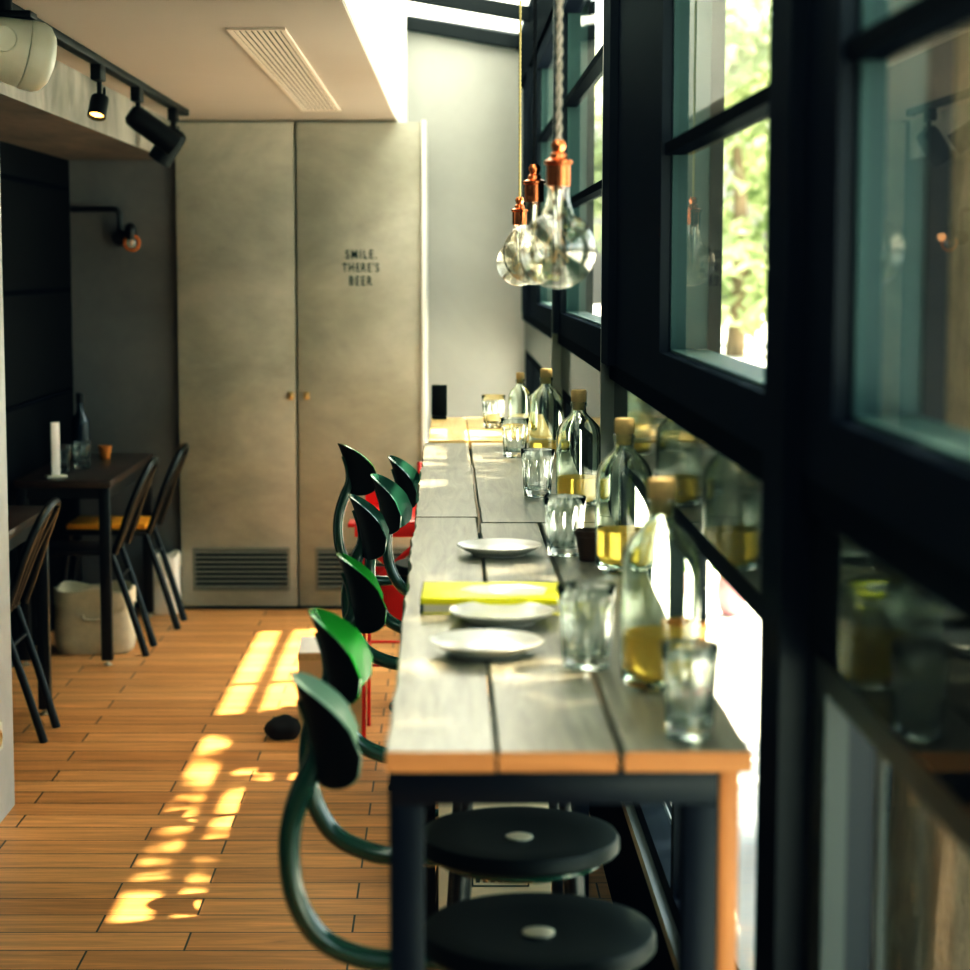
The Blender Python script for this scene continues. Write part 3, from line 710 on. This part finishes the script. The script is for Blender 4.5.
# ------------------------------------------------------------------ red chair, boxes
rc = thing('red_chair', 'tall red metal chair with thin wire legs beyond the stools', 'chair', (-.185, 6.76, 0))
MB().box(-.115, .115, -.24, .24, .772, .78, .003).box(-.115, .115, -.245, -.235, .73, .78, .002).box(-.115, -.107, -.24, .24, .735, .776, .002).box(.107, .115, -.24, .24, .735, .776, .002).box(-.137, -.113, -.25, -.13, .762, .776, .003).build('seat', M['red'], rc)
MB().box(-.10, .10, .232, .24, .78, .83, .002).tube([(.09, .236, .78), (.09, .236, .93)], .008, 8).build('backrest', M['red'], rc)
for sx in (-1, 1):
    for sy in (-1, 1):
        MB().tube([(.085*sx, .20*sy, .772), (.09*sx, .215*sy, 0)], .0065, 8).build('leg', M['red'], rc)
for p, q, r_ in (((-.085, -.2, .7), (.085, -.2, .55), .009), ((.085, -.2, .7), (-.085, -.2, .55), .009), ((-.088, -.21, .3), (.088, -.21, .3), .005), ((-.088, .21, .3), (.088, .21, .3), .005), ((-.088, -.21, .3), (-.088, .21, .3), .005), ((.088, -.21, .3), (.088, .21, .3), .005)):
    MB().tube([p, q], r_, 8).build('brace', M['red'], rc)
MB().box(-.08, .08, -.16, -.15, .42, .62, .004).build('shin_panel', M['red'], rc)

bx = thing('cardboard_box', 'sunlit kraft cardboard box on the floor beside the red chair', 'box', (-.40, 6.98, 0), math.radians(2))
b = MB(); b.box(-.115, .115, -.15, -.146, 0, .285).box(-.115, .115, .146, .15, 0, .285).box(-.115, -.111, -.146, .146, 0, .285).box(.111, .115, -.146, .146, 0, .285).box(-.11, .11, -.146, .146, 0, .004)
b.build('box_body', M['cardboard'], bx)
MB().box(-.116, .116, -.152, .152, .285, .290, .001).build('box_lid', M['white_canvas'], bx)  # top coloured paler than the kraft sides for the sun on it
MB().box(-.117, .117, -.153, -.151, .262, .284).build('lid_edge_tape', M['cork'], bx)
lp = MB(); r_ = bmesh.ops.create_icosphere(lp.bm, subdivisions=3, radius=1)['verts']
for v_ in r_:
    n_ = 1+.12*math.sin(v_.co.x*5+1)*math.cos(v_.co.y*4)
    v_.co = Vector((v_.co.x*.062*n_, v_.co.y*.06*n_, max(-.03, v_.co.z*.045*n_)+.03))
tag(lp.build('dark_lump', M['lump'], loc=(-.56, 6.80, 0)), 'small dark rounded lump lying against the cardboard box', 'bundle')  # dark rounded lump for an indistinct dark shape on the floor

ct = thing('carton', 'cream printed carton standing under the bar table', 'box', (.10, 4.20, 0))
MB().box(-.118, .118, -.085, .085, 0, .62, .002).build('carton_body', M['carton'], ct)
pr = MB()
for zz in (.545, .348):
    pr.box(-.048, .072, -.0862, -.0855, zz, zz+.003).box(-.048, .072, -.0862, -.0855, zz-.035, zz-.032).box(-.048, -.045, -.0862, -.0855, zz-.035, zz).box(.069, .072, -.0862, -.0855, zz-.035, zz)
    for i in range(7): pr.box(-.04+i*.0155, -.031+i*.0155, -.0862, -.0855, zz-.026, zz-.008)
pr.build('printed_mark', M['ink'], ct)

# ------------------------------------------------------------------ dining corner on the left
def dining_table(label, x0, x1, y0, y1):
    t = thing('dining_table', label, 'table', ((x0+x1)/2, (y0+y1)/2, 0)); hx, hy = (x1-x0)/2, (y1-y0)/2
    MB().box(-hx, hx, -hy, hy, .725, .755, .003).build('tabletop', M['dark_wood'], t)
    MB().box(-hx+.01, hx-.01, -hy+.012, -hy+.037, .68, .725).box(-hx+.01, hx-.01, hy-.037, hy-.012, .68, .725).box(hx-.037, hx-.012, -hy+.03, hy-.03, .68, .725).box(-hx+.012, -hx+.037, -hy+.03, hy-.03, .68, .725).build('apron', M['black_leg'], t)
    for sx in (-1, 1):
        for sy in (-1, 1):
            cx, cy = sx*(hx-.03), sy*(hy-.03)
            lg = MB().box(cx-.021, cx+.021, cy-.021, cy+.021, .022, .725, .002).build('leg', M['black_leg'], t)
            MB().lathe([(.016, 0), (.018, .004), (.012, .01), (.006, .012), (.006, .024)], (cx, cy, 0), 14).build('levelling_foot', M['chrome'], lg)
    return t
dining_table('dark wooden dining table laid with bottle, card and cup', XL+.015, -1.345, 8.035, 9.24)
dining_table('dark dining table half hidden by the pillar', XL+.015, -1.418, 6.30, 7.19)

def make_chair(label):
    """metal cafe chair facing -x; origin under the rear seat edge"""
    t = thing('dining_chair', label, 'chair', (0, 0, 0), 0, 'black metal chairs in the dining corner')
    MB().box(-.37, .0, -.16, .16, .425, .447, .008).build('seat', M['black_metal'], t)
    ap = [(.01, -.165, .435), (.045, -.168, .53), (.09, -.160, .66), (.125, -.135, .745), (.148, -.08, .795), (.155, 0, .808), (.148, .08, .795), (.125, .135, .745), (.09, .160, .66), (.045, .168, .53), (.01, .165, .435)]
    MB().tube(ap, .0145, 12, smooth=5).build('back_frame', M['black_metal'], t)
    for yy in (-.075, 0, .075):
        MB().tube([(0, yy*.9, .44), (.075, yy, .63), (.150, yy, .797-.02*abs(yy)/.075)], .008, 8, smooth=4).build('back_bar', M['black_metal'], t)
    for sy in (-1, 1):
        MB().tube([(-.01, .125*sy, .43), (.06, .12*sy, .22), (.125, .112*sy, .0)], [.013, .0135, .0145], 12, smooth=3).build('leg', M['black_leg'], t)
        MB().tube([(-.34, .13*sy, .43), (-.375, .128*sy, .22), (-.40, .125*sy, .0)], [.013, .0135, .0145], 12, smooth=3).build('leg', M['black_leg'], t)
    MB().tube([(-.345, -.13, .33), (-.345, .13, .33)], .007, 8).build('stretcher', M['black_leg'], t)
    MB().tube([(.022, -.118, .33), (.022, .118, .33)], .007, 8).build('stretcher', M['black_leg'], t)
    return t
CH = make_chair('black metal chair at the near side of the laid table, without a pad'); CH.location = (-1.372, 8.37, 0)
CB = dup(CH, (-1.325, 9.0, 0), 0, 'black metal chair with an orange seat pad beside the concrete door')
CN = dup(CH, (-1.492, 6.835, 0), math.radians(0), 'black metal chair beside the pale pillar')
cu = MB().box(-.36, -.005, -.15, .15, .448, .478, .012).build('seat_pad', M['orange_seat'], CB)
MB().box(-.30, -.05, -.12, .12, .448, .465, .008).build('seat_pad', M['orange_clay'], CN)

ZD = .755
mc = thing('menu_stand', 'white menu card in a stand on the dark dining table', 'menu stand', (-1.585, 8.15, ZD), math.radians(25))
MB().box(-.042, .042, -.025, .025, 0, .012, .003).build('stand_base', M['chrome'], mc)
MB().box(-.018, .018, -.0025, .0025, .012, .225, .001).build('card', M['paper'], mc)
bo = thing('wine_bottle', 'dark wine bottle on the dining table beside the menu card', 'bottle', (-1.60, 8.80, ZD))
MB().lathe([(0, 0), (.034, 0), (.039, .006), (.039, .17), (.036, .19), (.02, .215), (.015, .23), (.0145, .29), (.0165, .292), (.0165, .302), (0, .303)], seg=28).build('glass_body', M['dark_bottle'], bo)
MB().lathe([(.0148, .262), (.0172, .263), (.0172, .304), (0, .305)], seg=20).build('capsule', M['black_plastic'], bo)
dup(T0, (-1.60, 8.36, ZD), .3, 'tumbler on the dining table just behind the menu card')
dup(T0, (-1.545, 8.52, ZD), 1.1, 'tumbler on the dining table below the dark bottle')
cup('clay_cup', 'small deep orange cup on the dark dining table', (-1.52, 8.95, ZD), M['orange_clay'], h=.06, rt=.028, rb=.02)

def tote(label, loc, sx, sy, sz, mat, rz, fold):
    t = thing('canvas_bag', label, 'bag', loc, rz)
    b = MB(); seg = 40; rings = []
    rnd = random.Random(int(sx*1000))
    ph = rnd.random()*6
    for k, zf in enumerate((0.0, .04, .2, .45, .7, .88, 1.0, 1.0, .82)):
        pts = []
        wsc = (.94, 1.0, 1.03, 1.02, 1.0, .99, 1.0, .965, .95)[k]
        for j in range(seg):
            a = 2*PI*j/seg; c, s = math.cos(a), math.sin(a)
            q = (abs(c)**5+abs(s)**5)**(-1/5)
            wr = 1+.018*math.sin(7*a+zf*9+ph)+.012*math.sin(3*a-zf*5)
            pts.append((c*q*sx/2*wsc*wr, s*q*sy/2*wsc*wr, zf*sz+(.01*math.sin(5*a+ph) if k > 4 else 0)))
        rings.append(b.ring(pts))
    b.skin(rings); b.build('bag_body', mat, t)
    f = MB(); rings = []
    for zf, ws in ((1.0, 1.025), (.99, 1.045), (1-fold, 1.05), (1-fold, 1.03)):
        pts = []
        for j in range(seg):
            a = 2*PI*j/seg; c, s = math.cos(a), math.sin(a); q = (abs(c)**5+abs(s)**5)**(-1/5)
            pts.append((c*q*sx/2*ws, s*q*sy/2*ws, zf*sz+.01*math.sin(5*a+ph)))
        rings.append(f.ring(pts))
    f.skin(rings, cap=False); f.build('folded_cuff', mat, t)
    h = MB().tube([(-sx*.12, -sy*.54, sz*.62), (-sx*.1, -sy*.58, sz*.56), (0, -sy*.59, sz*.54), (sx*.1, -sy*.58, sz*.56), (sx*.12, -sy*.54, sz*.62)], .007, 8, smooth=4)
    h.build('handle', mat, t)
    return t
tote('big natural canvas bag on the floor under the laid table', (-1.48, 8.40, 0), .32, .22, .27, M['canvas'], .06, .25)
tote('small off-white canvas bag by the concrete door', (-1.315, 9.335, 0), .13, .16, .275, M['white_canvas'], .0, .2)

# ------------------------------------------------------------------ outside
struct(MB().box(.52, 30, -20, 90, -.2, -.06).build('ground', M['pavement'], smooth=False), 'sunlit pale pavement outside', 'pavement')
def leaves(name, parent, pts, size, mat, seed, kind=None):
    rnd = random.Random(seed); bm = bmesh.new()
    for p in pts:
        a = Matrix.Rotation(rnd.random()*6.28, 3, 'Z') @ Matrix.Rotation(rnd.uniform(-1.0, 1.0), 3, 'X') @ Matrix.Rotation(rnd.uniform(-.6, .6), 3, 'Y')
        s = size*rnd.uniform(.6, 1.3); p = Vector(p)
        v = [bm.verts.new(p+a @ Vector(q)*s) for q in ((0, -.5, 0), (.26, -.05, .05), (0, .5, -.02), (-.26, -.05, .05))]
        bm.faces.new(v)
    me = bpy.data.meshes.new(name); bm.to_mesh(me); bm.free(); me.materials.append(mat)
    o = bpy.data.objects.new(name, me); C.objects.link(o); o.parent = parent
    return o
tr = thing('street_tree', 'thick-barked street tree right outside the closest window', 'tree', (.86, 3.25, -.06))
b = MB(); rings = []
for i in range(26):
    z = i*.16; pts = []
    rr = .145*(1+.5*math.exp(-z*4))*(1-.05*z)
    for j in range(28):
        a = 2*PI*j/28
        q = rr*(1+.05*math.sin(5*a+z*2)+.035*math.sin(9*a-z*5)+.02*math.sin(17*a+z*13))
        pts.append((q*math.cos(a)+.03*math.sin(z), q*math.sin(a), z))
    rings.append(b.ring(pts))
b.skin(rings); b.build('trunk', M['bark'], tr)
for k, (dx, dy, dz) in enumerate(((1.6, 1.8, 1.6), (.6, -2.4, 1.9), (1.9, -.6, 1.3), (.7, 2.6, 2.2))):
    MB().tube([(0, 0, 3.4), (dx*.4, dy*.4, 3.7+dz*.35), (dx, dy, 3.9+dz)], [.09, .06, .02], 10, smooth=5).build('branch', M['bark'], tr)
rnd = random.Random(11); pts = []
gaps = ((-.76, 4.95, .16, .10), (-.60, 5.02, .08, .05), (-.56, 4.72, .05, .05), (-.62, 5.95, .07, .10), (-.50, 5.72, .10, .07), (-.80, 5.75, .06, .06),
        (-.62, 5.48, .11, .04), (-.45, 6.2, .12, .08), (-.74, 6.3, .07, .11), (-.50, 6.62, .11, .09), (-.80, 6.65, .05, .08), (-.9, 5.3, .05, .05))
while len(pts) < 15000:
    # crown with sunny gaps; a ray of the sun drops 1.9 for each unit of x
    x, y, z = rnd.uniform(.35, 4.0), rnd.uniform(-4.3, 5.0), rnd.uniform(2.9, 6.2)
    wx, wy = x+.86, y+3.25
    dx_ = (z-.06)/1.9; fx_ = wx-dx_; fy_ = wy-.3*dx_
    if fy_ > 7.0+.06*math.sin(z*3): continue
    if any(((fx_-a)/(c+.03))**2+((fy_-b_)/(d_+.03))**2 < 1 for a, b_, c, d_ in gaps): continue
    pts.append((x, y, z))
leaves('crown', tr, pts, .15, M['leaf'], 3)

def far_tree(x, y, h, label, seed):
    t = thing('street_tree', label, 'tree', (x, y, -.06), 0, 'trees across the street')
    MB().tube([(0, 0, 0), (.1, 0, h*.3), (0, .1, h*.6)], [.2, .16, .08], 12, smooth=4).build('trunk', M['bark'], t)
    rnd = random.Random(seed); pts = []
    bl = [(rnd.uniform(-1.6, 1.6), rnd.uniform(-1.6, 1.6), h*rnd.uniform(.2, .95), rnd.uniform(.7, 1.5)) for _ in range(14)]
    for _ in range(1700):
        c = rnd.choice(bl); d_ = Vector((rnd.gauss(0, 1), rnd.gauss(0, 1), rnd.gauss(0, 1))).normalized()*c[3]*rnd.uniform(.6, 1)
        pts.append((c[0]+d_.x, c[1]+d_.y, max(.5, c[2]+d_.z)))
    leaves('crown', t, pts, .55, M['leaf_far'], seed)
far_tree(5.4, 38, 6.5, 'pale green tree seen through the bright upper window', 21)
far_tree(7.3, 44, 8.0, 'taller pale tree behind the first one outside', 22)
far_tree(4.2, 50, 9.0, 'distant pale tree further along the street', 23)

sc = thing('motor_scooter', 'black motor scooter parked outside the closest lower window', 'scooter', (1.03, 5.0, -.06), math.radians(86))
# local x: forward
for x, nm in ((.62, 'wheel'), (-.58, 'wheel')):
    w_ = MB().torus((x, 0, .24), .19, .055, 36, 10, (0, 1, 0)).build(nm, M['tyre'], sc)
    MB().lathe([(.13, -.03), (.13, .03)], (x, 0, .24), 24, axis='Y').build('hub', M['strip'], w_)
MB().prism([(.44, .22), (.50, .55), (.40, .98), (.32, 1.0), (.36, .5), (.28, .28), (-.15, .25), (-.2, .5), (-.75, .78), (-.82, .70), (-.62, .42), (-.28, .2)], 'Y', -.14, .14, .02).build('bodywork', M['scooter'], sc)
MB().prism([(.42, .47), (.62, .50), (.84, .38), (.82, .34), (.62, .45), (.44, .42)], 'Y', -.07, .07, .01).build('front_mudguard', M['scooter'], sc)
MB().box(-.72, -.12, -.14, .14, .76, .84, .04).build('saddle', M['tyre'], sc)
MB().tube([(.33, -.33, 1.06), (.38, -.12, 1.04), (.40, 0, 1.0), (.38, .12, 1.04), (.33, .33, 1.06)], .016, 10, smooth=4).build('handlebar', M['black_metal'], sc)
for s_ in (-1, 1): MB().tube([(.36, .2*s_, 1.05), (.40, .26*s_, 1.2)], .006, 8).lathe([(0, -.008), (.05, -.006), (.055, .004), (0, .01)], (.40, .26*s_, 1.25), 18, axis='X').build('mirror', M['strip'], sc)
MB().prism([(.42, .98), (.30, 1.33), (.295, 1.33), (.41, .97)], 'Y', -.17, .17).build('windscreen', M['screen'], sc)
MB().lathe([(.05, 0), (.06, .02), (0, .05)], (.46, 0, .88), 18, axis='X').build('headlamp', M['chrome'], sc)
MB().tube([(.60, .07, .25), (.40, .08, .95)], .018, 8).tube([(.60, -.07, .25), (.40, -.08, .95)], .018, 8).build('fork', M['strip'], sc)
MB().box(-.86, -.81, -.07, .07, .66, .73, .01).build('tail_light', M['red_lens'], sc)

pp = thing('plant_pot', 'pinkish round plant pot on the pavement beyond the orange cup', 'plant pot', (1.37, 9.6, -.06)); pp.scale = (.55, .55, .55)
MB().lathe([(0, 0), (.07, 0), (.11, .06), (.135, .18), (.125, .30), (.10, .36), (.108, .38), (.095, .38), (.088, .355), (0, .34)], seg=36).build('pot', plain('dusty_pink_glaze', (.50, .27, .29), .5), pp)
rnd = random.Random(5)
leaves('leaves', pp, [(rnd.gauss(0, .07), rnd.gauss(0, .07), .38+abs(rnd.gauss(0, .07))) for _ in range(160)], .09, M['leaf'], 6)

# ------------------------------------------------------------------ light
wd = bpy.data.worlds.new('sky'); S.world = wd; wd.use_nodes = True
nt = wd.node_tree; nt.nodes.clear()
o = nt.nodes.new('ShaderNodeOutputWorld'); bg = nt.nodes.new('ShaderNodeBackground'); sk = nt.nodes.new('ShaderNodeTexSky')
sk.sky_type = 'NISHITA'; sk.sun_disc = False; sk.sun_elevation = math.radians(57); sk.sun_rotation = math.radians(90)
sk.air_density = 1.3; sk.dust_density = 4.0; sk.ozone_density = .6
hs = nt.nodes.new('ShaderNodeHueSaturation'); hs.inputs['Saturation'].default_value = .45
nt.links.new(sk.outputs[0], hs.inputs['Color']); nt.links.new(hs.outputs[0], bg.inputs[0]); bg.inputs[1].default_value = .42; nt.links.new(bg.outputs[0], o.inputs[0])
sl = bpy.data.lights.new('sun', 'SUN'); sl.energy = 14; sl.angle = math.radians(.8); sl.color = (1, .87, .62)
so = bpy.data.objects.new('sun', sl); C.objects.link(so); so.location = (5, 5, 8)
so.rotation_euler = Vector((-1, -.3, -1.9)).to_track_quat('-Z', 'Y').to_euler()
# lit track spotlight
l = bpy.data.lights.new('spot_beam', 'SPOT'); l.energy = 12; l.color = (1, .72, .4); l.spot_size = math.radians(55); l.shadow_soft_size = .025
lo = bpy.data.objects.new('spot_beam', l); C.objects.link(lo); lo.location = (-1.137, 6.62, 2.05); lo.rotation_euler = Vector((-.15, -.12, -1)).to_track_quat('-Z', 'Y').to_euler()
l = bpy.data.lights.new('sconce_glow', 'POINT'); l.energy = .02; l.color = (1, .5, .2); l.shadow_soft_size = .02
lo = bpy.data.objects.new('sconce_glow', l); C.objects.link(lo); lo.location = (-1.40, YB-.12, 1.74)

# ------------------------------------------------------------------ camera
cam = bpy.data.cameras.new('camera'); cam.lens = 50; cam.sensor_width = 50*970/2021
cam.sensor_fit = 'HORIZONTAL'; cam.shift_x = (485-447)/970
co = bpy.data.objects.new('camera', cam); C.objects.link(co); co.location = (0, 0, 1.6)
co.rotation_euler = (PI/2-math.atan(217/2021), 0, 0)
cam.dof.use_dof = True; cam.dof.focus_distance = 4.9; cam.dof.aperture_fstop = 2.6
cam.clip_start = .05; cam.clip_end = 300
S.camera = co

cy = S.cycles
cy.max_bounces = 14; cy.diffuse_bounces = 6; cy.glossy_bounces = 6; cy.transmission_bounces = 14; cy.transparent_max_bounces = 16
cy.caustics_refractive = True; cy.caustics_reflective = True; cy.blur_glossy = .5
cy.sample_clamp_indirect = 8
cy.use_denoising = True
vs = S.view_settings
vs.view_transform = 'Standard'; vs.look = 'High Contrast'; vs.exposure = .6
vs.use_curve_mapping = True
for i, pts in ((0, ((0, 0), (.05, .043), (.25, .252), (1, 1))), (1, ((0, .001), (.25, .255), (1, 1))), (2, ((0, .0025), (.25, .245), (1, .97)))):
    cv = vs.curve_mapping.curves[i]
    cv.points[0].location = pts[0]; cv.points[-1].location = pts[-1]
    for p in pts[1:-1]: cv.points.new(*p)
vs.curve_mapping.update()
